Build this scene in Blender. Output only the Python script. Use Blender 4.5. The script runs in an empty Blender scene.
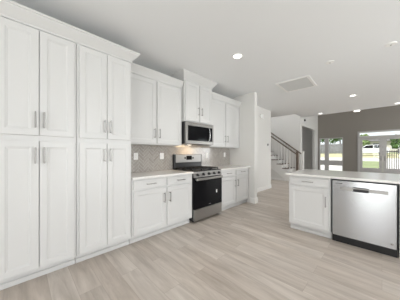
import bpy, bmesh, math, random
from mathutils import Vector, Matrix
random.seed(7)
scene = bpy.context.scene
COL = scene.collection
PI = math.pi

# ------------------------------------------------------------------ camera
FPX, HOR, CAM_H = 180.0, 153.4, 1.235
cam = bpy.data.objects.new('camera', bpy.data.cameras.new('camera'))
COL.objects.link(cam)
cam.data.sensor_width = 36.0
cam.data.lens = 36.0 * FPX / 400.0
cam.data.shift_y = (HOR - 150.0) / 400.0
cam.data.clip_start = 0.05
cam.location = (0, 0, CAM_H)
cam.rotation_euler = (PI / 2, 0, math.atan2(182.0, FPX))
scene.camera = cam

# ------------------------------------------------------------------ world, sun, exposure
scene.view_settings.view_transform = 'Standard'
scene.view_settings.look = 'None'
scene.view_settings.gamma = 1.0
scene.view_settings.use_curve_mapping = False
scene.view_settings.exposure = 0.07
world = bpy.data.worlds.new('sky')
scene.world = world
world.use_nodes = True
wn = world.node_tree
bg = wn.nodes['Background']
sky = wn.nodes.new('ShaderNodeTexSky')
sky.sky_type = 'HOSEK_WILKIE'
sky.sun_direction = (-0.45, -0.5, 0.74)
sky.turbidity = 4.0
cloud = wn.nodes.new('ShaderNodeTexNoise')
cloud.inputs['Scale'].default_value = 3.0
cloud.inputs['Detail'].default_value = 5.0
cramp = wn.nodes.new('ShaderNodeValToRGB')
cramp.color_ramp.elements[0].position = .25
cramp.color_ramp.elements[0].color = (.55, .55, .55, 1)
cramp.color_ramp.elements[1].position = .6
cmix = wn.nodes.new('ShaderNodeMixRGB')
cmix.inputs[2].default_value = (.55, .56, .57, 1)
wn.links.new(cloud.outputs[0], cramp.inputs[0])
wn.links.new(cramp.outputs[0], cmix.inputs[0])
wn.links.new(sky.outputs[0], cmix.inputs[1])
wn.links.new(cmix.outputs[0], bg.inputs[0])
bg.inputs[1].default_value = 2.6


def lamp(name, kind, loc, energy, color=(1, 1, 1), size=(1, 1), aim=None):
    l = bpy.data.lights.new(name, kind)
    l.energy = energy
    l.color = color
    o = bpy.data.objects.new(name, l)
    COL.objects.link(o)
    o.location = loc
    if kind == 'AREA':
        l.shape = 'RECTANGLE'
        l.size, l.size_y = size
    if aim:
        o.rotation_euler = Vector(aim).to_track_quat('-Z', 'Y').to_euler()
    return o


sun = lamp('sun', 'SUN', (0, 0, 12), 5.0, (1, .96, .9), aim=(0.45, 0.5, -0.74))
sun.data.angle = 0.02
# added area lamps for even light, in place of daylight from unseen windows
DAY = (.965, .985, 1.0)
lamp('fill_patio_door', 'AREA', (-.20, -3.36, 1.18), 44, DAY, (1.0, 2.1), (0, 1, .35))
lamp('fill_corner_window', 'AREA', (-1.75, -3.36, 1.6), 6, DAY, (.9, 1.2), (.25, 1, .35))
lamp('fill_rear_window', 'AREA', (2.2, -3.36, 1.5), 84, DAY, (2.0, 1.7), (0, 1, .45))
lamp('fill_side_window', 'AREA', (4.36, 2.5, 1.35), 160, DAY, (3.4, 2.0), (-1, 0, .45))
lamp('fill_family_window', 'AREA', (4.36, 10.4, 1.5), 135, DAY, (2.2, 1.7), (-1, -.3, .35))
lamp('fill_upstairs', 'AREA', (-4.2, 8.4, 5.1), 50, DAY, (2.5, 1.4), (0.15, 0.05, -1))  # added lamp to brighten the stair hall, no window here

# ------------------------------------------------------------------ materials
MATS = {}


def mat(name, color, rough=.5, metal=0.0, spec=.5, bump=None, noise=None, emis=None, coat=0.0):
    m = bpy.data.materials.new(name)
    m.use_nodes = True
    nt = m.node_tree
    b = nt.nodes['Principled BSDF']
    b.inputs['Base Color'].default_value = (*color, 1)
    b.inputs['Roughness'].default_value = rough
    b.inputs['Metallic'].default_value = metal
    b.inputs['Specular IOR Level'].default_value = spec
    b.inputs['Coat Weight'].default_value = coat
    if emis:
        b.inputs['Emission Color'].default_value = (*emis[0], 1)
        b.inputs['Emission Strength'].default_value = emis[1]
    if noise or bump:
        tc = nt.nodes.new('ShaderNodeTexCoord')
        mp = nt.nodes.new('ShaderNodeMapping')
        nt.links.new(tc.outputs['Object'], mp.inputs[0])
        nz = nt.nodes.new('ShaderNodeTexNoise')
        nt.links.new(mp.outputs[0], nz.inputs['Vector'])
        if noise:                       # (scale xyz, amount)
            mp.inputs['Scale'].default_value = noise[0]
            nz.inputs['Scale'].default_value = 1.0
            nz.inputs['Detail'].default_value = 4.0
            r = nt.nodes.new('ShaderNodeValToRGB')
            a = noise[1]
            r.color_ramp.elements[0].position = .3
            r.color_ramp.elements[1].position = .7
            r.color_ramp.elements[0].color = (*[c * (1 - a) for c in color], 1)
            r.color_ramp.elements[1].color = (*[min(1, c * (1 + a)) for c in color], 1)
            nt.links.new(nz.outputs[0], r.inputs[0])
            nt.links.new(r.outputs[0], b.inputs['Base Color'])
        if bump:                        # (scale, strength)
            if not noise:
                mp.inputs['Scale'].default_value = (bump[0],) * 3
                nz.inputs['Scale'].default_value = 1.0
            bn = nt.nodes.new('ShaderNodeBump')
            bn.inputs['Strength'].default_value = bump[1]
            bn.inputs['Distance'].default_value = .002
            nt.links.new(nz.outputs[0], bn.inputs['Height'])
            nt.links.new(bn.outputs[0], b.inputs['Normal'])
    MATS[name] = m
    return m


CAB = mat('white_cabinet_paint', (.625, .622, .615), .38, bump=(90, .03))
WALL = mat('greige_wall_paint', (.72, .71, .69), .75, bump=(160, .12))
FAMILY = mat('family_wall_backlit', (.27, .248, .222), .8, bump=(160, .12))  # backlit shade of the far wall is put into this dark colour
CEIL = mat('ceiling_paint', (.83, .84, .85), .85, bump=(60, .15))
TRIM = mat('white_trim_paint', (.80, .79, .77), .4, bump=(90, .02))
QUARTZ = mat('white_quartz', (.78, .765, .74), .16, noise=((55, 55, 55), .035))
STEEL = mat('brushed_stainless', (.34, .33, .315), .38, 1.0, noise=((2, 2, 220), .06))
STEELH = mat('appliance_stainless', (.47, .475, .485), .23, 1.0, noise=((1.5, 1.5, 300), .05))
NICKEL = mat('satin_nickel', (.33, .32, .31), .38, 1.0, noise=((40, 40, 40), .03))
BLACKG = mat('black_glass', (.008, .008, .009), .05, 0, .08, noise=((5, 5, 5), .1))
BLACKM = mat('black_enamel', (.012, .012, .013), .28, bump=(200, .03))
IRON = mat('cast_iron', (.015, .015, .015), .55, bump=(300, .2))
DARKP = mat('dark_grey_plastic', (.05, .05, .052), .45, bump=(200, .05))
PLATE = mat('white_plastic', (.88, .875, .86), .35, bump=(100, .02))
LENS = mat('lamp_lens', (.9, .9, .88), .4, emis=((1, .96, .9), 3.0), bump=(50, .02))
RAILW = mat('dark_stained_oak', (.15, .115, .09), .4, noise=((4, 30, 30), .3))
TREAD = mat('stair_tread_oak', (.12, .085, .06), .45, noise=((30, 4, 30), .3))
HALLC = mat('grille_white', (.62, .62, .61), .6, bump=(80, .05))
GRASS = mat('lawn_grass', (.26, .30, .15), .9, noise=((3, 3, 3), .35))
DRYG = mat('dry_grass', (.50, .46, .28), .9, noise=((2, 2, 2), .3))
CONC = mat('pale_concrete', (.62, .59, .56), .85, noise=((4, 4, 4), .08))
FENCE = mat('weathered_fence_boards', (.19, .19, .20), .85, noise=((9, 9, .6), .25))
LEAF = mat('tree_leaves', (.10, .19, .045), .8, noise=((3, 3, 3), .5))
LEAF2 = mat('pale_leaves', (.22, .30, .11), .8, noise=((3, 3, 3), .45))
BARK = mat('tree_bark', (.11, .085, .065), .9, noise=((8, 8, 2), .3))
SIDING = mat('house_siding', (.62, .57, .52), .7, noise=((.5, .5, 14), .05))
ROOFM = mat('house_roof', (.15, .14, .145), .85, noise=((6, 6, 6), .2))
CARP = mat('white_car_paint', (.75, .76, .78), .25, coat=.6, bump=(20, .01))
RUBBER = mat('black_rubber', (.02, .02, .02), .7, bump=(80, .1))
IRONF = mat('black_railing_paint', (.015, .015, .018), .4, bump=(100, .05))


# vertically brushed steel: highlights stretch up and down
nt_ = STEELH.node_tree
tg_ = nt_.nodes.new('ShaderNodeTangent')
tg_.direction_type = 'RADIAL'
tg_.axis = 'Z'
b_ = nt_.nodes['Principled BSDF']
b_.inputs['Anisotropic'].default_value = .85
b_.inputs['Anisotropic Rotation'].default_value = .25
nt_.links.new(tg_.outputs[0], b_.inputs['Tangent'])
BACKLIT = mat('backlit_trim_grey', (.50, .485, .475), .45, bump=(90, .02))  # grey holds the backlit shade of the white doors and frames


def glass_mat():
    m = bpy.data.materials.new('window_glass')
    m.use_nodes = True
    nt = m.node_tree
    for n in list(nt.nodes):
        nt.nodes.remove(n)
    out = nt.nodes.new('ShaderNodeOutputMaterial')
    mx = nt.nodes.new('ShaderNodeMixShader')
    tr = nt.nodes.new('ShaderNodeBsdfTransparent')
    gl = nt.nodes.new('ShaderNodeBsdfGlossy')
    fr = nt.nodes.new('ShaderNodeFresnel')
    fr.inputs[0].default_value = 1.35
    tr.inputs[0].default_value = (.93, .95, .95, 1)
    gl.inputs['Roughness'].default_value = .02
    nt.links.new(fr.outputs[0], mx.inputs[0])
    nt.links.new(tr.outputs[0], mx.inputs[1])
    nt.links.new(gl.outputs[0], mx.inputs[2])
    nt.links.new(mx.outputs[0], out.inputs[0])
    return m


GLASS = glass_mat()


def floor_mat():
    m = bpy.data.materials.new('light_oak_planks')
    m.use_nodes = True
    nt = m.node_tree
    b = nt.nodes['Principled BSDF']
    tc = nt.nodes.new('ShaderNodeTexCoord')
    br = nt.nodes.new('ShaderNodeTexBrick')
    br.offset = .37
    br.inputs['Color1'].default_value = (.0, .0, .0, 1)
    br.inputs['Color2'].default_value = (1, 1, 1, 1)
    br.inputs['Mortar'].default_value = (.5, .5, .5, 1)
    br.inputs['Scale'].default_value = 1.0
    br.inputs['Mortar Size'].default_value = .0014
    br.inputs['Brick Width'].default_value = 1.35
    br.inputs['Row Height'].default_value = .178
    nt.links.new(tc.outputs['Object'], br.inputs[0])
    ramp = nt.nodes.new('ShaderNodeValToRGB')
    e = ramp.color_ramp.elements
    e[0].color = (.495, .435, .382, 1)
    e[1].color = (.590, .538, .490, 1)
    nt.links.new(br.outputs['Color'], ramp.inputs[0])
    # long wood grain
    mp = nt.nodes.new('ShaderNodeMapping')
    mp.inputs['Scale'].default_value = (1.5, 12, 1)
    nt.links.new(tc.outputs['Object'], mp.inputs[0])
    # shift grain per plank
    vm = nt.nodes.new('ShaderNodeVectorMath')
    vm.operation = 'MULTIPLY_ADD'
    vm.inputs[1].default_value = (9, 9, 9)
    nt.links.new(br.outputs['Color'], vm.inputs[0])
    nt.links.new(mp.outputs[0], vm.inputs[2])
    nz = nt.nodes.new('ShaderNodeTexNoise')
    nz.inputs['Scale'].default_value = 1.0
    nz.inputs['Detail'].default_value = 6
    nz.inputs['Roughness'].default_value = .62
    nz.inputs['Distortion'].default_value = .5
    nt.links.new(vm.outputs[0], nz.inputs['Vector'])
    gr = nt.nodes.new('ShaderNodeValToRGB')
    gr.color_ramp.elements[0].position = .3
    gr.color_ramp.elements[0].color = (.70, .675, .65, 1)
    gr.color_ramp.elements[1].position = .68
    gr.color_ramp.elements[1].color = (1.10, 1.10, 1.10, 1)
    nt.links.new(nz.outputs[0], gr.inputs[0])
    mul = nt.nodes.new('ShaderNodeMixRGB')
    mul.blend_type = 'MULTIPLY'
    mul.inputs[0].default_value = 1
    nt.links.new(ramp.outputs[0], mul.inputs[1])
    nt.links.new(gr.outputs[0], mul.inputs[2])
    seam = nt.nodes.new('ShaderNodeMixRGB')
    seam.inputs[2].default_value = (.36, .31, .265, 1)
    nt.links.new(br.outputs['Fac'], seam.inputs[0])
    nt.links.new(mul.outputs[0], seam.inputs[1])
    nt.links.new(seam.outputs[0], b.inputs['Base Color'])
    b.inputs['Roughness'].default_value = .42
    bn = nt.nodes.new('ShaderNodeBump')
    bn.inputs['Strength'].default_value = .08
    bn.inputs['Distance'].default_value = .002
    nt.links.new(nz.outputs[0], bn.inputs['Height'])
    nt.links.new(bn.outputs[0], b.inputs['Normal'])
    return m


FLOOR = floor_mat()


# ------------------------------------------------------------------ mesh helpers
class MB:
    def __init__(self):
        self.bm = bmesh.new()

    def box(self, x0, x1, y0, y1, z0, z1, bev=0.0, seg=1):
        bm = self.bm
        v = [bm.verts.new((x, y, z)) for x in (x0, x1) for y in (y0, y1) for z in (z0, z1)]
        idx = [(0, 1, 3, 2), (4, 6, 7, 5), (0, 4, 5, 1), (2, 3, 7, 6), (0, 2, 6, 4), (1, 5, 7, 3)]
        fs = [bm.faces.new([v[i] for i in q]) for q in idx]
        if bev > 0:
            es = list({e for f in fs for e in f.edges})
            bmesh.ops.bevel(bm, geom=es, offset=bev, segments=seg, affect='EDGES', profile=.5)
        return self

    def tube(self, p0, p1, r, n=10, r2=None):
        p0, p1 = Vector(p0), Vector(p1)
        d = p1 - p0
        q = d.to_track_quat('Z', 'Y').to_matrix().to_4x4()
        q.translation = (p0 + p1) / 2
        bmesh.ops.create_cone(self.bm, cap_ends=True, segments=n, radius1=r, radius2=r if r2 is None else r2,
                              depth=d.length, matrix=q)
        return self

    def ball(self, c, r, sub=2, scale=(1, 1, 1)):
        m = Matrix.Translation(c) @ Matrix.Diagonal((*scale, 1))
        bmesh.ops.create_icosphere(self.bm, subdivisions=sub, radius=r, matrix=m)
        return self

    def prism(self, pts, a0, a1, axis='y', bev=0.0):
        """pts: 2D outline; extruded from a0 to a1 along axis"""
        bm = self.bm

        def P(p, a):
            if axis == 'y':
                return (p[0], a, p[1])
            if axis == 'x':
                return (a, p[0], p[1])
            return (p[0], p[1], a)
        A = [bm.verts.new(P(p, a0)) for p in pts]
        B = [bm.verts.new(P(p, a1)) for p in pts]
        n = len(pts)
        fs = [bm.faces.new(A), bm.faces.new(B[::-1])]
        for i in range(n):
            fs.append(bm.faces.new((A[i], B[i], B[(i + 1) % n], A[(i + 1) % n])))
        if bev:
            es = list({e for f in fs for e in f.edges})
            bmesh.ops.bevel(bm, geom=es, offset=bev, segments=2, affect='EDGES', profile=.5)
        return self

    def build(self, name, m, parent=None, smooth=False):
        bmesh.ops.recalc_face_normals(self.bm, faces=self.bm.faces)
        me = bpy.data.meshes.new(name)
        self.bm.to_mesh(me)
        self.bm.free()
        me.materials.append(m)
        o = bpy.data.objects.new(name, me)
        COL.objects.link(o)
        if parent is not None:
            o.parent = parent
        if smooth:
            for p in me.polygons:
                p.use_smooth = True
        return o


def tag(o, label=None, cat=None, group=None, kind=None):
    if label:
        o['label'] = label
    if cat:
        o['category'] = cat
    if group:
        o['group'] = group
    if kind:
        o['kind'] = kind
    return o


def thing(name, label, cat, loc=(0, 0, 0), rz=0.0, group=None):
    o = bpy.data.objects.new(name, None)
    COL.objects.link(o)
    o.empty_display_size = .1
    o.location = loc
    o.rotation_euler = (0, 0, rz)
    return tag(o, label, cat, group)


def struct(name, mb, m, label=None):
    o = mb.build(name, m)
    return tag(o, label, None, None, 'structure')


def copy_tree(o, parent=None):
    c = o.copy()
    COL.objects.link(c)
    if parent is not None:
        c.parent = parent
    for ch in list(o.children):
        copy_tree(ch, c)
    return c


# ------------------------------------------------------------------ the setting
XL, XR = -2.95, 4.5          # kitchen back wall, right outer wall
YB, YF = -3.5, 12.5          # rear wall, far wall of the family room
ZC, ZH = 2.745, 5.2          # kitchen ceiling, family room ceiling
XH = -2.79                   # hall wall plane
XC = -2.68                   # family room corner plane

struct('floor', MB().box(-6.6, XR, YB, YF + .15, -.12, 0), FLOOR)
# kitchen ceiling with the open stairwell cut out of its far corner
struct('ceiling', MB().prism([(-6.6, YB), (XR, YB), (XR, 8.36), (-2.34, 8.36), (-2.34, 7.48), (-6.6, 7.48)],
                             ZC, ZC + .32, 'z'), CEIL)
struct('ceiling_family', MB().box(-6.6, XR + .15, 7.3, YF + .15, ZH, ZH + .15), CEIL)
struct('wall_upstairs', MB().box(-2.34, XR, 8.24, 8.36, ZC + .32, ZH).box(-6.6, -2.34, 7.36, 7.48, ZC + .32, ZH), WALL)
struct('wall_left', MB().box(XL - .15, XL, YB, 4.06, 0, ZC), WALL)
struct('wall_end', MB().box(XL - .15, -2.2, 4.06, 4.19, 0, ZC), WALL)
struct('wall_hall', MB().box(XL - .15, XH, 4.19, 6.32, 0, ZC), WALL)
struct('wall_hall_far', MB().box(-6.75, -6.6, 4.06, YF, 0, ZH).box(-6.6, XL - .15, 6.2, 6.32, 0, ZC), WALL)
struct('wall_stair', MB().box(-3.44, XC - .121, 9.26, 9.5, 0, ZH).box(-6.6, -3.44, 9.4, 9.5, 0, ZH), WALL)
# corner wall with the tall cased opening to the entry
struct('wall_corner', MB().box(XC - .12, XC, 9.26, 9.5, 0, ZH)
       .box(XC - .12, XC, 9.5, 11.8, 2.56, ZH).box(XC - .12, XC, 11.8, YF, 0, ZH), WALL)
struct('wall_entry', MB().box(-6.6, XC - .12, YF, YF + .15, 0, ZH), WALL)

WIN = (-2.60, -1.50, .14, 2.115)      # x0 x1 z0 z1 of the family room window
DR = (-.90, .96, 0.0, 2.37)           # french doors with transom
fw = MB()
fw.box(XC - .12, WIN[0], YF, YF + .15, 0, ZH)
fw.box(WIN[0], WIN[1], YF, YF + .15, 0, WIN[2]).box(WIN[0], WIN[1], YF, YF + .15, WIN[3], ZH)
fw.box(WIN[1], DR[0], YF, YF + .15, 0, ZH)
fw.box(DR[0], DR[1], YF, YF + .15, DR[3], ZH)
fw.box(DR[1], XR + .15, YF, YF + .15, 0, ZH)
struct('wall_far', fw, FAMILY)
# right wall and rear wall, with unseen windows behind the added area lamps
RW = [(.7, 4.3, .25, 2.4), (9.2, 11.6, .55, 2.45)]
rw = MB()
ys = YB
for (a, b, z0, z1) in RW:
    rw.box(XR, XR + .15, ys, a, 0, ZH)
    rw.box(XR, XR + .15, a, b, 0, z0).box(XR, XR + .15, a, b, z1, ZH)
    ys = b
rw.box(XR, XR + .15, ys, YF, 0, ZH)
struct('wall_right', rw, WALL)
BW0 = (-2.25, -1.25, .95, 2.25)
BW = (-.75, .35, .05, 2.35)
BW2 = (1.2, 3.2, .6, 2.4)
bw = MB()
xs = XL - .15
for (a, b, z0, z1) in (BW0, BW, BW2):
    bw.box(xs, a, YB - .15, YB, 0, ZC).box(a, b, YB - .15, YB, 0, z0).box(a, b, YB - .15, YB, z1, ZC)
    xs = b
bw.box(xs, XR + .15, YB - .15, YB, 0, ZC)
struct('wall_rear', bw, WALL)


def frame_box(mb, x0, x1, z0, z1, y0, y1, w):
    mb.box(x0, x0 + w, y0, y1, z0, z1).box(x1 - w, x1, y0, y1, z0, z1)
    mb.box(x0 + w, x1 - w, y0, y1, z0, z0 + w).box(x0 + w, x1 - w, y0, y1, z1 - w, z1)
    return mb


# family room window: two mulled units over a solid lower rail
w1 = tag(frame_box(MB(), WIN[0], WIN[1], WIN[2], WIN[3], YF - .012, YF + .10, .035)
         .box(-2.345, -2.15, YF - .012, YF + .10, WIN[2] + .035, WIN[3] - .035).build('window_1', BACKLIT), kind='structure')
for a, b in ((WIN[0] + .035, -2.345), (-2.15, WIN[1] - .035)):
    MB().box(a, b, YF + .04, YF + .05, .84, WIN[3] - .035).build('pane', GLASS, w1)
    MB().box(a, b, YF + .04, YF + .05, WIN[2] + .035, .56).build('pane', GLASS, w1)
    MB().box(a, b, YF + .0, YF + .09, .56, .84, .004).build('rail', BACKLIT, w1)

# french doors and transom
dfr = frame_box(MB(), DR[0], DR[1], 0, DR[3], YF - .02, YF + .12, .06)
dfr.box(DR[0] + .06, DR[1] - .06, YF - .02, YF + .12, 2.03, 2.10)
dfr.box(DR[0] - .0, DR[0] + .06, YF - .025, YF - .02, 0, DR[3])
struct('trim_1', dfr, BACKLIT)
tr = tag(frame_box(MB(), DR[0] + .06, DR[1] - .06, 2.10, DR[3] - .06, YF + .03, YF + .07, .025).build('window_2', TRIM), kind='structure')
MB().box(DR[0] + .085, DR[1] - .085, YF + .045, YF + .055, 2.125, DR[3] - .085).build('pane', GLASS, tr)


def french_door(name, x0, x1, hx):
    d = tag(MB().box(x0, x0 + .125, YF + .02, YF + .065, .02, 2.025).box(x1 - .125, x1, YF + .02, YF + .065, .02, 2.025)
            .box(x0 + .125, x1 - .125, YF + .02, YF + .065, .02, .50)
            .box(x0 + .125, x1 - .125, YF + .02, YF + .065, 1.92, 2.025).build(name, BACKLIT), kind='structure')
    MB().box(x0 + .125, x1 - .125, YF + .038, YF + .047, .50, 1.92).build('pane', GLASS, d)
    h = MB()
    h.box(hx - .022, hx + .022, YF + .008, YF + .02, .88, 1.10, .004)
    h.tube((hx, YF + .01, .98), (hx, YF - .03, .98), .010)
    s = -1 if hx > (x0 + x1) / 2 else 1
    h.tube((hx, YF - .03, .98), (hx + s * .11, YF - .03, .98), .009)
    h.build('door_handle', NICKEL, d)


french_door('door_1', DR[0] + .065, .027, -.035)
french_door('door_2', .033, DR[1] - .065, .095)

for i, (a, b, z0, z1) in enumerate(RW):
    f = MB()
    n = 3 if i == 0 else 2
    for k in range(n):
        c0 = a + (b - a) * k / n
        c1 = a + (b - a) * (k + 1) / n
        f.box(XR - .01, XR + .1, c0, c0 + .04, z0, z1).box(XR - .01, XR + .1, c1 - .04, c1, z0, z1)
        f.box(XR - .01, XR + .1, c0 + .04, c1 - .04, z0, z0 + .04).box(XR - .01, XR + .1, c0 + .04, c1 - .04, z1 - .04, z1)
    w = tag(f.build('window_%d' % (3 + i), TRIM), kind='structure')
    for k in range(n):
        c0 = a + (b - a) * k / n
        c1 = a + (b - a) * (k + 1) / n
        MB().box(XR + .04, XR + .05, c0 + .04, c1 - .04, z0 + .04, z1 - .04).build('pane', GLASS, w)
for nm, (a, b, z0, z1) in (('window_6', BW0), ('door_3', BW), ('window_5', BW2)):
    m_ = (a + b) / 2
    w = tag(frame_box(frame_box(MB(), a, m_, z0, z1, YB - .1, YB + .01, .045), m_, b, z0, z1, YB - .1, YB + .01, .045).build(nm, TRIM), kind='structure')
    MB().box(a + .045, m_ - .045, YB - .05, YB - .04, z0 + .045, z1 - .045).build('pane', GLASS, w)
    MB().box(m_ + .045, b - .045, YB - .05, YB - .04, z0 + .045, z1 - .045).build('pane', GLASS, w)

# baseboards
BBH, BBT = .135, .016


def bb(name, *boxes):
    mb = MB()
    for (x0, x1, y0, y1) in boxes:
        mb.box(x0, x1, y0, y1, 0, BBH, .004)
    struct(name, mb, TRIM)


bb('baseboard_end', (-2.2, -2.2 + BBT, 4.06 - BBT, 4.19 + BBT), (-2.31, -2.2, 4.06 - BBT, 4.06), (XH, -2.2, 4.19, 4.19 + BBT))
bb('baseboard_hall', (XH, XH + BBT, 4.19 + BBT, 6.32 + BBT))
bb('baseboard_corner', (XC, XC + BBT, 11.8, YF), (XC, XC + BBT, 9.26, 9.5))
bb('baseboard_far', (XC + BBT, DR[0], YF - BBT, YF), (DR[1], XR, YF - BBT, YF))

# herringbone tile backsplash behind the worktops and the range
bs = MB()
BZ0, BZ1, BY0, BY1 = .905, 1.50, 1.045, 4.055
TW, TL, G = .045, .135, .005
sq = math.sqrt(.5)
for i in range(-60, 80):
    for j in range(-22, 30):
        # classic 3:1 herringbone lattice, turned by 45 degrees
        for vert in (0, 1):
            ox = i * TW + j * (TL)
            oy = i * TW - j * (TL)
            if vert:
                r = (ox, ox + TL, oy, oy + TW)
            else:
                r = (ox - TW + TW, ox + TW, oy + TW, oy + TW + TL)
            cx, cy = (r[0] + r[1]) / 2, (r[2] + r[3]) / 2
            u, v = (cx - cy) * sq + 2.3, (cx + cy) * sq + 1.2 - .0
            if not (BY0 - .1 < u < BY1 + .1 and BZ0 - .1 < v < BZ1 + .1):
                continue
            q = [(r[0] + G / 2, r[2] + G / 2), (r[1] - G / 2, r[2] + G / 2), (r[1] - G / 2, r[3] - G / 2), (r[0] + G / 2, r[3] - G / 2)]
            P = [((a - b) * sq + 2.3, (a + b) * sq + 1.2) for a, b in q]
            bs.prism(P, XL + .006, XL + .011, 'x')
for co, no in (((0, BY0, 0), (0, -1, 0)), ((0, BY1, 0), (0, 1, 0)), ((0, 0, BZ0), (0, 0, -1)), ((0, 0, BZ1), (0, 0, 1))):
    bmesh.ops.bisect_plane(bs.bm, geom=bs.bm.verts[:] + bs.bm.edges[:] + bs.bm.faces[:], dist=1e-5,
                           plane_co=co, plane_no=no, clear_outer=True)
TILE = mat('taupe_glazed_tile', (.47, .43, .385), .16, noise=((4, 4, 4), .06))
tn = TILE.node_tree
gi = tn.nodes.new('ShaderNodeNewGeometry')
rp = tn.nodes.new('ShaderNodeValToRGB')
rp.color_ramp.elements[0].color = (.36, .335, .31, 1)
rp.color_ramp.elements[1].color = (.43, .40, .37, 1)
tn.links.new(gi.outputs['Random Per Island'], rp.inputs[0])
tn.links.new(rp.outputs[0], tn.nodes['Principled BSDF'].inputs['Base Color'])
bsp = struct('wall_backsplash', bs, TILE)
GROUT = mat('pale_grout', (.60, .575, .545), .9, bump=(200, .1))
MB().box(XL, XL + .0075, BY0, BY1, BZ0, BZ1).build('grout', GROUT, bsp)

# ------------------------------------------------------------------ cabinets (local frame: x along the front, front faces -y)
LW = PI / 2     # rotation of everything on the left wall


def bar_pull(parent, x, z, length, vertical, y=-.02, m=None):
    mb = MB()
    h = length / 2
    yo = y - .038
    if vertical:
        mb.box(x - .006, x + .006, yo - .005, yo + .005, z - h, z + h, .003)
        for s in (-1, 1):
            mb.tube((x, y, z + s * (h - .014)), (x, yo, z + s * (h - .014)), .0055, 8)
    else:
        mb.box(x - h, x + h, yo - .005, yo + .005, z - .006, z + .006, .003)
        for s in (-1, 1):
            mb.tube((x + s * (h - .014), y, z), (x + s * (h - .014), yo, z), .0055, 8)
    return mb.build('handle', NICKEL, parent)


def panel_front(x0, x1, z0, z1, t=.02, frame=.056, depth=.007, y=0.0):
    """shaker front with a bevelled recessed panel, outer face at y - t"""
    mb = MB()
    bm = mb.bm
    yf = y - t
    rings = [(0, y), (0, yf + .002), (.002, yf), (frame, yf), (frame + .006, yf + depth * .55), (frame + .012, yf + depth * .55),
             (frame + .016, yf + depth)]
    prev = None
    for (ins, yy) in rings:
        vs = [bm.verts.new(p) for p in ((x0 + ins, yy, z0 + ins), (x1 - ins, yy, z0 + ins), (x1 - ins, yy, z1 - ins), (x0 + ins, yy, z1 - ins))]
        if prev is None:
            bm.faces.new(vs[::-1])
        else:
            for i in range(4):
                bm.faces.new((prev[i], prev[(i + 1) % 4], vs[(i + 1) % 4], vs[i]))
        prev = vs
    bm.faces.new(prev)
    return mb


def slab_front(x0, x1, z0, z1, t=.02):
    return panel_front(x0, x1, z0, z1, t, .018, .004)


def door(parent, x0, x1, z0, z1, hx=None, hz=None):
    d = panel_front(x0, x1, z0, z1).build('door', CAB, parent)
    if hx is not None:
        bar_pull(d, hx, hz, .155, True)
    return d


def drawer(parent, x0, x1, z0, z1):
    d = slab_front(x0, x1, z0, z1).build('drawer', CAB, parent)
    bar_pull(d, (x0 + x1) / 2, (z0 + z1) / 2 + .002, .155, False)
    return d


def crown(parent, name, w, depth, z0, z1, proj, left, right):
    """cove crown moulding running along the front, returning to the wall at free ends"""
    h = z1 - z0
    prof = [(0, z0), (.010, z0), (.010, z0 + .14 * h), (.22 * proj, z0 + .22 * h), (.45 * proj, z0 + .42 * h),
            (.85 * proj, z0 + .74 * h), (.88 * proj, z0 + .82 * h), (proj, z0 + .86 * h), (proj, z1), (0, z1)]
    mb = MB()
    bm = mb.bm
    rings = []
    for (o, z) in prof:
        pts = []
        if left:
            pts.append((-o, depth, z))
        pts.append((-o if left else 0, -o, z))
        pts.append((w + o if right else w, -o, z))
        if right:
            pts.append((w + o, depth, z))
        rings.append([bm.verts.new(p) for p in pts])
    n = len(rings)
    for i in range(n):
        a, b = rings[i], rings[(i + 1) % n]
        for k in range(len(a) - 1):
            bm.faces.new((a[k], a[k + 1], b[k + 1], b[k]))
    bm.faces.new([r[0] for r in rings])
    bm.faces.new([r[-1] for r in rings][::-1])
    return mb.build(name, CAB, parent)


def toe(parent, w, y=.075, d=.018, m=None):
    return MB().box(0.002, w - .002, y, y + d, 0, .104).box(0.002, w - .002, y - .014, y, 0, .05, .004).build('toe_kick', CAB, parent)


XFACE = -2.352           # face frame plane of the base and pantry cabinets
DEP = 2.95 - 2.352 - .002
FR = .022                # face frame reveal beside each door


def pantry(label, y0, w):
    t = thing('pantry_cabinet', label, 'cabinet', (XFACE, y0, 0), LW, 'tall white pantry cabinets')
    MB().box(.001, w - .001, 0, DEP, .104, 2.44).build('body', CAB, t)
    toe(t, w)
    c = w / 2
    for (z0, z1, hz) in ((.126, 1.352, 1.216), (1.408, 2.425, 1.556)):
        door(t, FR, c - .003, z0, z1, c - .029, hz)
        door(t, c + .003, w - FR, z0, z1, c + .036, hz)
    return t


pantry('tall white pantry cabinet nearest the camera at the left edge of the photo', -.186, .610)
pantry('tall white pantry cabinet standing directly against the worktop and wall cabinets', .426, .610)
t = thing('crown_molding', 'white crown molding along the top of the two tall pantry cabinets', 'molding', (XFACE, -.186, 0), LW)
crown(t, 'molding_run', 1.222, DEP, 2.4405, 2.565, .085, True, True)


def base_cab(label, loc, w, rz, group, bays=2, filler=0.0, dep=DEP):
    t = thing('base_cabinet', label, 'cabinet', loc, rz, group)
    MB().box(.001, w - .001, 0, dep, .104, .882).build('body', CAB, t)
    toe(t, w)
    ww = w - filler
    if bays == 2:
        c = ww / 2
        spans = [(FR, c - .016, c - .016 - .035), (c + .016, ww - FR, c + .016 + .035)]
    else:
        spans = [(FR, ww - FR, ww - FR - .032)]
    for (a, b, hx) in spans:
        drawer(t, a, b, .742, .864)
        door(t, a, b, .126, .716, hx, .567 if bays == 2 else .543)
    return t


base_cab('white base cabinet with two drawers between the pantry and the range', (XFACE, 1.040, 0), 1.088, LW, 'white base cabinets')
base_cab('white base cabinet between the range and the end wall', (XFACE, 2.902, 0), 1.14, LW, 'white base cabinets', filler=.03)

XU = -2.632              # wall cabinet face plane
DU = 2.95 - 2.632 - .002


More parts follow.
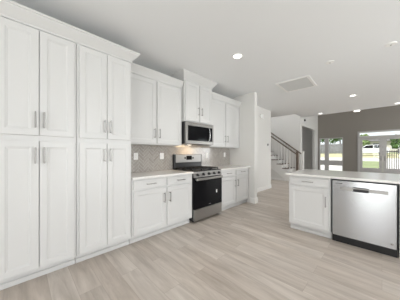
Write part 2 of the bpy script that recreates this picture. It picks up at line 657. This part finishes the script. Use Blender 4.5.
def wall_cab(label, y0, w, z0, z1, dz1, xf, crown_z1, proj, l, r, hz, filler=0.0, cz0=None):
    t = thing('wall_cabinet', label, 'cabinet', (xf, y0, 0), LW, 'white wall cabinets')
    d = 2.95 + xf * -1 - 2.95 * 2 if False else (2.95 + xf) - .012
    MB().box(.001, w - .001, 0, d, z0, z1).build('body', CAB, t)
    ww = w - filler
    c = ww / 2
    door(t, FR, c - .012, z0 + .02, dz1, c - .012 - .035, hz)
    door(t, c + .012, ww - FR, z0 + .02, dz1, c + .012 + .035, hz)
    crown(t, 'crown_molding', w, d, cz0 or z1 - .12, crown_z1, proj, l, r)
    return t


wall_cab('white wall cabinet above the worktop between the pantry and the microwave', 1.040, 1.082, 1.378, 2.56, 2.425, XU, 2.565, .06, False, False, 1.563)
wall_cab('white raised wall cabinet directly above the microwave, reaching the ceiling', 2.126, .766, 1.832, 2.735, 2.585, -2.565, 2.742, .085, True, True, 2.055, cz0=2.60)
wall_cab('white wall cabinet to the right of the microwave, beside the end wall', 2.896, 1.155, 1.378, 2.56, 2.425, XU, 2.565, .06, False, False, 1.575, filler=.05)


def worktop(label, x0, x1, y0, y1, group=None):
    o = MB().box(x0, x1, y0, y1, .883, .914, .003, 2).build('worktop', QUARTZ)
    return tag(o, label, 'worktop', group)


worktop('white quartz worktop on the base cabinet left of the range', XL + .013, -2.31, 1.042, 2.128)
worktop('white quartz worktop on the base cabinet right of the range', XL + .013, -2.31, 2.902, 4.055)

# ------------------------------------------------------------------ range
rg = thing('range', 'stainless and black freestanding gas range between the white base cabinets', 'stove', (-2.318, 2.1335, 0), LW)
RWD = .763
MB().box(0, RWD, .02, .618, .035, .905, .004).build('body', BLACKM, rg)
for fx in (.05, RWD - .05):
    for fy in (.07, .56):
        MB().tube((fx, fy, 0), (fx, fy, .036), .018).build('foot', BLACKM, rg)
MB().box(.004, RWD - .004, -.024, .02, .045, .242, .004).build('storage_drawer', STEEL, rg)
od = MB().box(.004, RWD - .004, -.028, .02, .250, .742, .004).box(.004, RWD - .004, -.012, .02, .742, .800, .003).build('oven_door', BLACKG, rg)
MB().box(.13, .63, -.0295, -.028, .33, .66).build('window', BLACKG, od)
oh = MB()
oh.box(.02, RWD - .02, -.066, -.042, .752, .797, .008, 2)
oh.box(.03, .055, -.045, -.011, .76, .79).box(RWD - .055, RWD - .03, -.045, -.011, .76, .79)
oh.build('handle', STEEL, od)
MB().box(.575, .605, -.0305, -.0295, .470, .530).build('sticker', PLATE, od)
MB().box(.37, .42, -.0292, -.0279, .285, .293).build('badge', STEEL, od)
MB().prism([(-.020, .806), (.06, .806), (.06, .905), (.004, .905)], .002, RWD - .002, 'x').build('control_panel', STEEL, rg)
for k in range(5):
    kx = .085 + k * (RWD - .17) / 4
    kn = MB()
    kn.tube((kx, -.008, .855), (kx, -.020, .852), .026, 16)
    kn.tube((kx, -.020, .852), (kx, -.046, .846), .020, 16, .017)
    kn.build('knob', BLACKM, rg)
MB().box(.0, RWD, .0, .618, .905, .918, .004).build('cooktop', BLACKM, rg)
for k in range(3):
    g0 = .025 + k * .2385
    g1 = g0 + .2355
    gm = MB()
    for yy in (.06, .30, .54):
        gm.box(g0, g1, yy - .006, yy + .006, .938, .954)
    for xx in (g0 + .006, (g0 + g1) / 2, g1 - .006):
        gm.box(xx - .006, xx + .006, .06, .54, .938, .954)
    for xx in (g0 + .006, g1 - .006):
        for yy in (.06, .54):
            gm.box(xx - .006, xx + .006, yy - .006, yy + .006, .917, .94)
    gm.build('grate', IRON, rg)
for (bx, by) in ((.145, .17), (.145, .43), (.38, .30), (.62, .17), (.62, .43)):
    MB().tube((bx, by, .917), (bx, by, .926), .048, 18).tube((bx, by, .926), (bx, by, .934), .034, 18).build('burner', IRON, rg)
bgd = MB().box(0, RWD, .555, .618, .918, 1.215, .005).build('backguard', BLACKM, rg)
MB().box(.03, RWD - .03, .546, .556, 1.050, 1.212, .004).build('steel_panel', STEEL, bgd)
MB().box(.30, .45, .541, .547, 1.10, 1.185, .004).build('display', BLACKG, bgd)
for bx in (.265, .485):
    MB().tube((bx, .546, 1.14), (bx, .538, 1.14), .022, 18, .020).build('button', BLACKM, bgd)

# ------------------------------------------------------------------ microwave
mw = thing('microwave', 'stainless over the range microwave with dark glass door', 'microwave', (-2.535, 2.130, 1.415), LW)
MB().box(0, .757, .02, .395, 0, .412, .003).build('body', BLACKM, mw)
md = MB()
md.box(.0, .757, -.025, .02, .342, .412, .004)
md.box(.0, .757, -.025, .02, .0, .062, .004)
md.box(.0, .042, -.025, .02, .062, .342, .002)
md.box(.722, .757, -.025, .02, .062, .342, .002)
mdo = md.build('door', STEEL, mw)
MB().box(.042, .575, -.020, .02, .062, .342).build('glass', BLACKG, mdo)
MB().box(.577, .722, -.022, .02, .062, .342).build('control_panel', BLACKG, mw)
hm = MB()
hp = [(.602, -.040, .075), (.602, -.062, .13), (.602, -.068, .20), (.602, -.062, .27), (.602, -.040, .33)]
for a, b in zip(hp[:-1], hp[1:]):
    hm.tube(a, b, .011, 10)
hm.tube((.602, -.018, .078), (.602, -.042, .078), .009).tube((.602, -.018, .327), (.602, -.042, .327), .009)
hm.build('handle', STEELH, mdo)
vg = MB()
for k in range(12):
    vg.box(.06 + k * .055, .10 + k * .055, -.0262, -.0248, .385, .391)
vg.build('vent_slots', DARKP, mdo)
bl = MB().box(.33, .43, .30, .35, -.002, .001).build('task_light', LENS, mw)
hood = lamp('microwave_task_light', 'AREA', (-2.70, 2.5, 1.40), 2.2, (1, .72, .42), (.2, .1), (-.25, 0, -1))

# ------------------------------------------------------------------ outlets, switches, thermostat on the walls


def wall_plate(name, label, cat, loc, rz, kind='outlet', w=.075, h=.118, group=None):
    t = thing(name, label, cat, loc, rz, group)
    MB().box(-w / 2, w / 2, -.007, 0, -h / 2, h / 2, .003).build('cover_plate', PLATE, t)
    if kind == 'outlet':
        for s in (-1, 1):
            MB().box(-.016, .016, -.0095, -.0065, s * .021 - .013, s * .021 + .013, .002).build('socket', PLATE, t)
            sl = MB()
            for q in (-.006, .006):
                sl.box(q - .001, q + .001, -.0100, -.0093, s * .021 - .004, s * .021 + .005)
            sl.build('slots', DARKP, t)
    else:
        MB().box(-.017, .017, -.0105, -.0065, -.034, .034, .003).build('rocker', PLATE, t)
    return t


XT = XL + .0115
wall_plate('wall_outlet', 'white outlet on the tile backsplash beside the tall pantry cabinet', 'outlet', (XT, 1.373, 1.185), LW)
wall_plate('light_switch', 'white switch plate on the tile backsplash just left of the range', 'switch', (XT, 1.886, 1.185), LW, 'switch', .085)
wall_plate('wall_outlet', 'white outlet on the tile backsplash just right of the range', 'outlet', (XT, 3.132, 1.19), LW)
wall_plate('wall_outlet', 'white outlet on the tile backsplash close to the end wall', 'outlet', (XT, 3.82, 1.20), LW)
t = thing('thermostat', 'small thermostat at mid height on the white hall wall', 'thermostat', (XH, 6.03, 1.535), LW)
MB().box(-.055, .055, -.022, 0, -.045, .045, .006, 2).build('housing', PLATE, t)
MB().box(-.045, .045, -.0235, -.0215, -.034, .036, .002).build('screen', DARKP, t)
t = thing('door_chime', 'white doorbell chime box high on the hall wall', 'doorbell chime', (XH, 5.573, 2.45), LW)
MB().box(-.085, .085, -.05, 0, -.07, .07, .008, 2).build('cover', PLATE, t)
MB().box(-.06, .06, -.0515, -.0495, -.05, -.042).box(-.06, .06, -.0515, -.0495, -.03, -.022).build('slots', HALLC, t)
t = thing('wall_sensor', 'small dark sensor high on the wall above the tall opening', 'sensor', (XC, 9.85, 2.86), LW)
MB().box(-.05, .05, -.05, 0, -.045, .045, .01, 2).build('housing', DARKP, t)
MB().ball((0, -.05, -.01), .02, 2).build('eye', BLACKG, t)

# ------------------------------------------------------------------ island
YI = 3.095 + .02          # face frame plane of the island
worktop('long white quartz worktop of the kitchen island', -1.125, 1.75, 3.075, 4.18)
base_cab('white island base cabinet with a single drawer, left of the dishwasher', (-1.075, YI, 0), .565, 0, 'white base cabinets', bays=1, dep=.58)
base_cab('white island base cabinet right of the dishwasher at the photo edge', (.142, YI, 0), .90, 0, 'white base cabinets', dep=.58)
MB_end = MB().box(1.05, 1.70, YI, YI + .58, 0, .882).build('end_panel', CAB)
tag(MB_end, 'white closing block at the right end of the island', 'panel')
MBb = MB().box(-1.075, 1.70, YI + .583, YI + .61, 0, .882).build('back_panel', CAB)
tag(MBb, 'white back panel of the kitchen island under the worktop', 'panel')

dw = thing('dishwasher', 'stainless steel dishwasher built into the kitchen island', 'dishwasher', (-.502, YI, 0), 0)
MB().box(.004, .632, .0, .57, .10, .872).build('body', BLACKM, dw)
ddr = MB()
# front panel with a shallow pocket for the handle
ddr.box(.014, .622, -.028, -.002, .112, .735, .003)
ddr.box(.014, .622, -.028, -.002, .79, .864, .003)
ddr.box(.014, .235, -.028, -.002, .733, .792).box(.385, .622, -.028, -.002, .733, .792)
dd = ddr.build('door', STEELH, dw)
MB().box(.235, .385, -.010, -.003, .735, .79).build('pocket', BLACKM, dd)
MB().box(.10, .235, -.036, -.0275, .742, .782, .003).box(.385, .555, -.036, -.0275, .742, .782, .003).box(
    .235, .385, -.036, -.020, .768, .782, .003).build('handle', STEEL, dd)
MB().box(.050, .125, -.0287, -.0279, .822, .829).build('badge', DARKP, dd)
MB().tube((.585, -.0278, .165), (.585, -.029, .165), .014, 16).build('sticker', STEEL, dd)
MB().box(.004, .632, .035, .05, 0, .10).build('toe_kick', BLACKM, dw)

# ------------------------------------------------------------------ ceiling fittings


def recessed(label, x, y, lampe):
    t = thing('recessed_light', label, 'ceiling light', (x, y, ZC), 0, 'recessed ceiling lights')
    r = MB()
    n = 28
    ri = [(.088, 0), (.088, -.004), (.082, -.008), (.062, -.006), (.062, 0)]
    rings = [[r.bm.verts.new((a * math.cos(2 * PI * k / n), a * math.sin(2 * PI * k / n), z)) for k in range(n)] for a, z in ri]
    for i in range(len(ri)):
        A, B = rings[i], rings[(i + 1) % len(ri)]
        for k in range(n):
            r.bm.faces.new((A[k], A[(k + 1) % n], B[(k + 1) % n], B[k]))
    r.build('trim_ring', PLATE, t)
    MB().tube((0, 0, -.0005), (0, 0, -.005), .061, 28).build('lens', LENS, t)
    s = lamp('recessed_light_bulb', 'SPOT', (x, y, ZC - .012), lampe, (1, .965, .91))
    s.data.spot_size = 2.4
    s.data.spot_blend = .8
    s.data.shadow_soft_size = .06
    return t


recessed('round recessed ceiling light nearest the wall cabinets', -1.575, 2.376, 42)
recessed('round recessed ceiling light beyond the island, near the middle of the ceiling', -.532, 6.14, 60)
recessed('round recessed ceiling light at the ceiling edge near the stairs', -1.637, 8.03, 45)
recessed('round recessed ceiling light at the ceiling edge above the french doors', .332, 8.03, 45)

for x, y in ((1.9, 2.4), (1.9, .1), (.8, -1.9), (2.6, 5.2)):  # unseen ceiling lights added to even out the lighting
    recessed('unseen round recessed ceiling light added to even out the room light', x, y, 10)
t = thing('box_light', 'small white rectangular light at the ceiling edge above the far window wall', 'light', (-.615, 8.30, ZC), 0)
MB().box(-.085, .085, -.045, .045, -.02, 0, .004).build('housing', PLATE, t)
MB().box(-.08, .08, -.04, .04, -.045, -.02, .004).build('lens', LENS, t)

for x, y, lab in ((-.604, 3.618, 'round white blank cap on the ceiling above the left end of the island'),
                  (.087, 3.62, 'round white blank cap on the ceiling above the dishwasher')):
    t = thing('junction_box', lab, 'ceiling cap', (x, y, ZC), 0, 'blank caps over the island')
    MB().tube((0, 0, 0), (0, 0, -.012), .062, 28, .055).build('cover', PLATE, t)
    MB().tube((0, 0, -.011), (0, 0, -.02), .008, 10).build('screw', NICKEL, t)

vt = thing('ceiling_vent', 'large square return air grille in the ceiling', 'vent', (-1.32, 4.28, ZC), math.radians(2))
MB().box(-.32, .32, -.37, -.32, -.014, 0, .003).box(-.32, .32, .32, .37, -.014, 0, .003).box(
    -.32, -.27, -.32, .32, -.014, 0, .003).box(.27, .32, -.32, .32, -.014, 0, .003).build('frame', PLATE, vt)
MB().box(-.27, .27, -.32, .32, -.002, -.0005).build('backing', HALLC, vt)
lv = MB()
k = -.31
while k < .31:
    lv.prism([(k, -.003), (k + .014, -.012), (k + .016, -.011), (k + .002, -.002)], -.27, .27, 'x')
    k += .0185
lv.build('louvers', HALLC, vt)

# ------------------------------------------------------------------ staircase
SY0, SY1 = 8.42, 9.25
RISE, RUN, SX = .19, .25, -2.44
NST = 14
st = thing('staircase', 'staircase with dark treads rising to the left beyond the hall wall', 'staircase', (0, 0, 0))
for k in range(NST):
    x1 = SX - k * RUN
    z = (k + 1) * RISE
    MB().box(x1 - RUN - .0, x1 + .028, SY0 - .03, SY1, z - .032, z, .006).build('tread', TREAD, st)
    MB().box(x1 - .018, x1, SY0 + .005, SY1, z - RISE, z - .032).build('riser', TRIM, st)
pts = [(SX, 0)]
for k in range(NST):
    pts += [(SX - k * RUN, (k + 1) * RISE - .033), (SX - (k + 1) * RUN, (k + 1) * RISE - .033)]
xe = SX - NST * RUN
pts += [(xe, NST * RISE - .50), (SX - .52, 0)]
MB().prism(pts, SY0 - .012, SY0 + .005, 'y').build('stringer', TRIM, st)
MB().prism([(SX - .52 - .02, 0.0), (xe, 0.0), (xe, NST * RISE - .51)], SY0 + .005, SY0 + .06, 'y').build('under_stair_wall', WALL, st)
MB().box(xe, SX - .60, SY0 - .014, SY0 + .005, 0, .09, .003).build('baseboard', TRIM, st)
for s, yy in ((0, SY0 + .03), (1, SY1 - .05)):
    nx = SX - .13
    nz0 = RISE
    n = NST - 1
    zr = nz0 + 1.03
    hr = MB()
    hr.prism([(nx - .02, zr), (nx - .02, zr - .06), (nx - .02 - n * RUN, zr - .06 + n * RISE), (nx - .02 - n * RUN, zr + n * RISE)],
             yy - .032, yy + .032, 'y', .006)
    r = hr.build('handrail', RAILW, st)
    npost = MB()
    npost.box(nx - .045, nx + .045, yy - .045, yy + .045, nz0, nz0 + 1.12, .004)
    npost.box(nx - .055, nx + .055, yy - .055, yy + .055, nz0, nz0 + .18, .004)
    npost.box(nx - .058, nx + .058, yy - .058, yy + .058, nz0 + 1.10, nz0 + 1.135, .006)
    npost.build('newel_post', RAILW if s == 0 else TRIM, r)
    for k in range(n):
        for q in (.06, .185):
            bx = SX - k * RUN - q
            if bx > nx - .06:
                continue
            zb = (k + 1) * RISE
            zt = zr - .055 + (nx - .02 - bx) / RUN * RISE
            MB().box(bx - .015, bx + .015, yy - .015, yy + .015, zb, zt).build('baluster', TRIM, r)

# ------------------------------------------------------------------ outdoors


def gz(y):
    return -.2 if y < 14 else -.2 + 1.4 * min(1, (y - 14) / 31) + max(0, y - 45) * .02


def ground(name, y0, y1, m, lift=0.0):
    mb = MB()
    for a, b in ((y0, y1),):
        mb.prism([(a, gz(a) + lift), (b, gz(b) + lift), (b, gz(b) - .6), (a, gz(a) - .6)], -45, 30, 'x')
    return tag(mb.build(name, m), kind='structure')


ground('lawn', 12.66, 14, GRASS)
ground('lawn', 14, 27, GRASS)
ground('street', 27, 32.5, CONC)
ground('lawn', 32.5, 45, DRYG)
ground('lawn', 45, 90, GRASS)
g = MB().box(-45, 30, -40, YB - .16, -.5, -.2).build('lawn', GRASS)
tag(g, kind='structure')
g = MB().box(XR + .16, 45, YB - .16, 12.6, -.5, -.2).build('lawn', GRASS)
tag(g, kind='structure')

for (xa, xb) in ((-13.0, -1.6), (.25, 6.0)):
    mb = MB()
    ya = 14.02 if xa < -5 else 19.5
    mb.prism([(ya, gz(ya) + .02), (26.98, gz(26.98) + .02), (26.98, gz(26.98) - .1), (ya, gz(ya) - .1)], xa, xb, 'x')
    tag(mb.build('driveway', CONC), kind='structure')
bf = thing('board_fence', 'long grey board fence far outside the window', 'fence', (0, 45.2, gz(45)), 0)
mb = MB()
x = -26.0
while x < -3.0:
    mb.box(x, x + .145, -.012, .012, 0, 1.95 + .03 * math.sin(x * 3))
    x += .155
mb.build('boards', FENCE, bf)
MB().box(-26, -3, .012, .05, .4, .5).box(-26, -3, .012, .05, 1.5, 1.6).build('rails', FENCE, bf)

ir = thing('iron_fence', 'black iron picket fence outside the right french door', 'fence', (0, 16.5, gz(16.5)), 0)
MB().box(.12, 3.4, -.02, .02, 1.42, 1.47).box(.12, 3.4, -.02, .02, .10, .14).build('rails', IRONF, ir)
x = .14
while x < 3.4:
    MB().box(x, x + .028, -.013, .013, -.02, 1.52).build('picket', IRONF, ir)
    x += .095


def tree(label, x, y, h, r, m, trunk=.16, sub=4):
    t = thing('tree', label, 'tree', (x, y, gz(y) - .05), 0, 'trees outside')
    MB().tube((0, 0, -.2), (0, 0, h * .55), trunk, 9, trunk * .5).build('trunk', BARK, t)
    rnd = random.Random(int(x * 100 + y * 7))
    cr = MB()
    bm = cr.bm
    for k in range(16):
        a = rnd.uniform(0, 2 * PI)
        rr = r * math.sqrt(rnd.random()) * .75
        zz = h * rnd.uniform(.38, .92)
        rad = r * rnd.uniform(.28, .45)
        cx, cy = rr * math.cos(a), rr * math.sin(a)
        for q in range(110):
            d = Vector((rnd.gauss(0, 1), rnd.gauss(0, 1), rnd.gauss(0, 1))).normalized() * rad * rnd.uniform(.55, 1.08)
            c = Vector((cx, cy, zz)) + d
            u = Vector((rnd.gauss(0, 1), rnd.gauss(0, 1), rnd.gauss(0, 1))).normalized()
            w = u.orthogonal().normalized()
            s = .16 + .1 * rnd.random()
            P = [c + u * s, c + w * s * .6, c - u * s, c - w * s * .6]
            bm.faces.new([bm.verts.new(p) for p in P])
    cr.build('crown', m, t)
    return t


tree('green leafy tree behind the fence in the left part of the window view', -12.3, 49, 6.5, 1.7, LEAF2)
tree('dark green tree behind the fence in the middle of the window view', -9.6, 53, 8.0, 2.2, LEAF)
tree('green tree behind the fence at the right side of the window view', -6.3, 48.5, 7.0, 1.9, LEAF)
tree('small green tree standing behind the white car', -2.6, 46.5, 3.6, 1.3, LEAF2)
tree('small dark tree in front of the pale house outside the right door', 2.0, 46, 3.2, 1.0, LEAF)
tree('green tree on the side lawn beyond the right side windows', 13, 14, 5.0, 2.2, LEAF2)

hs = thing('house', 'pale house with grey roof beyond the lawn outside the doors', 'house', (1.2, 60, gz(60)), 0)
MB().box(-7.5, 7.5, 0, 8, -.4, 2.7).build('walls', SIDING, hs)
MB().prism([(-.7, 2.62), (4, 3.9), (8.7, 2.62)], -8, 8, 'x').build('roof', ROOFM, hs)
for hx in (-5.2, -2.2, 0.9, 3.8):
    wf = MB().box(hx - .65, hx + .65, -.06, .02, .7, 2.2).build('window', TRIM, hs)
    MB().box(hx - .55, hx + .55, -.075, -.058, .8, 2.1).build('pane', BLACKG, wf)

cr = thing('car', 'white car parked on the far side of the street outside the left door', 'car', (-3.7, 38.5, gz(38.5) + .04), 0)
prof = [(0, .35), (.05, .85), (.35, .98), (1.35, 1.06), (2.0, 1.58), (3.6, 1.62), (4.3, 1.1), (4.5, 1.0), (4.55, .35)]
MB().prism(prof, -.9, .9, 'y', .05).build('body', CARP, cr)
for yy in (-.915, .9):
    MB().prism([(1.5, 1.08), (2.05, 1.5), (2.75, 1.53), (2.75, 1.08)], yy, yy + .015, 'y').prism(
        [(2.85, 1.08), (2.85, 1.53), (3.55, 1.53), (4.1, 1.1)], yy, yy + .015, 'y').build('side_window', BLACKG, cr)
for wx in (.9, 3.65):
    for yy in (-.92, .70):
        w = MB().tube((wx, yy, .34), (wx, yy + .22, .34), .34, 22).build('wheel', RUBBER, cr)
        MB().tube((wx, yy - .004, .34), (wx, yy + .224, .34), .2, 16).build('hub', STEEL, w)

scene.cycles.use_denoising = True
scene.cycles.max_bounces = 10
scene.cycles.diffuse_bounces = 6
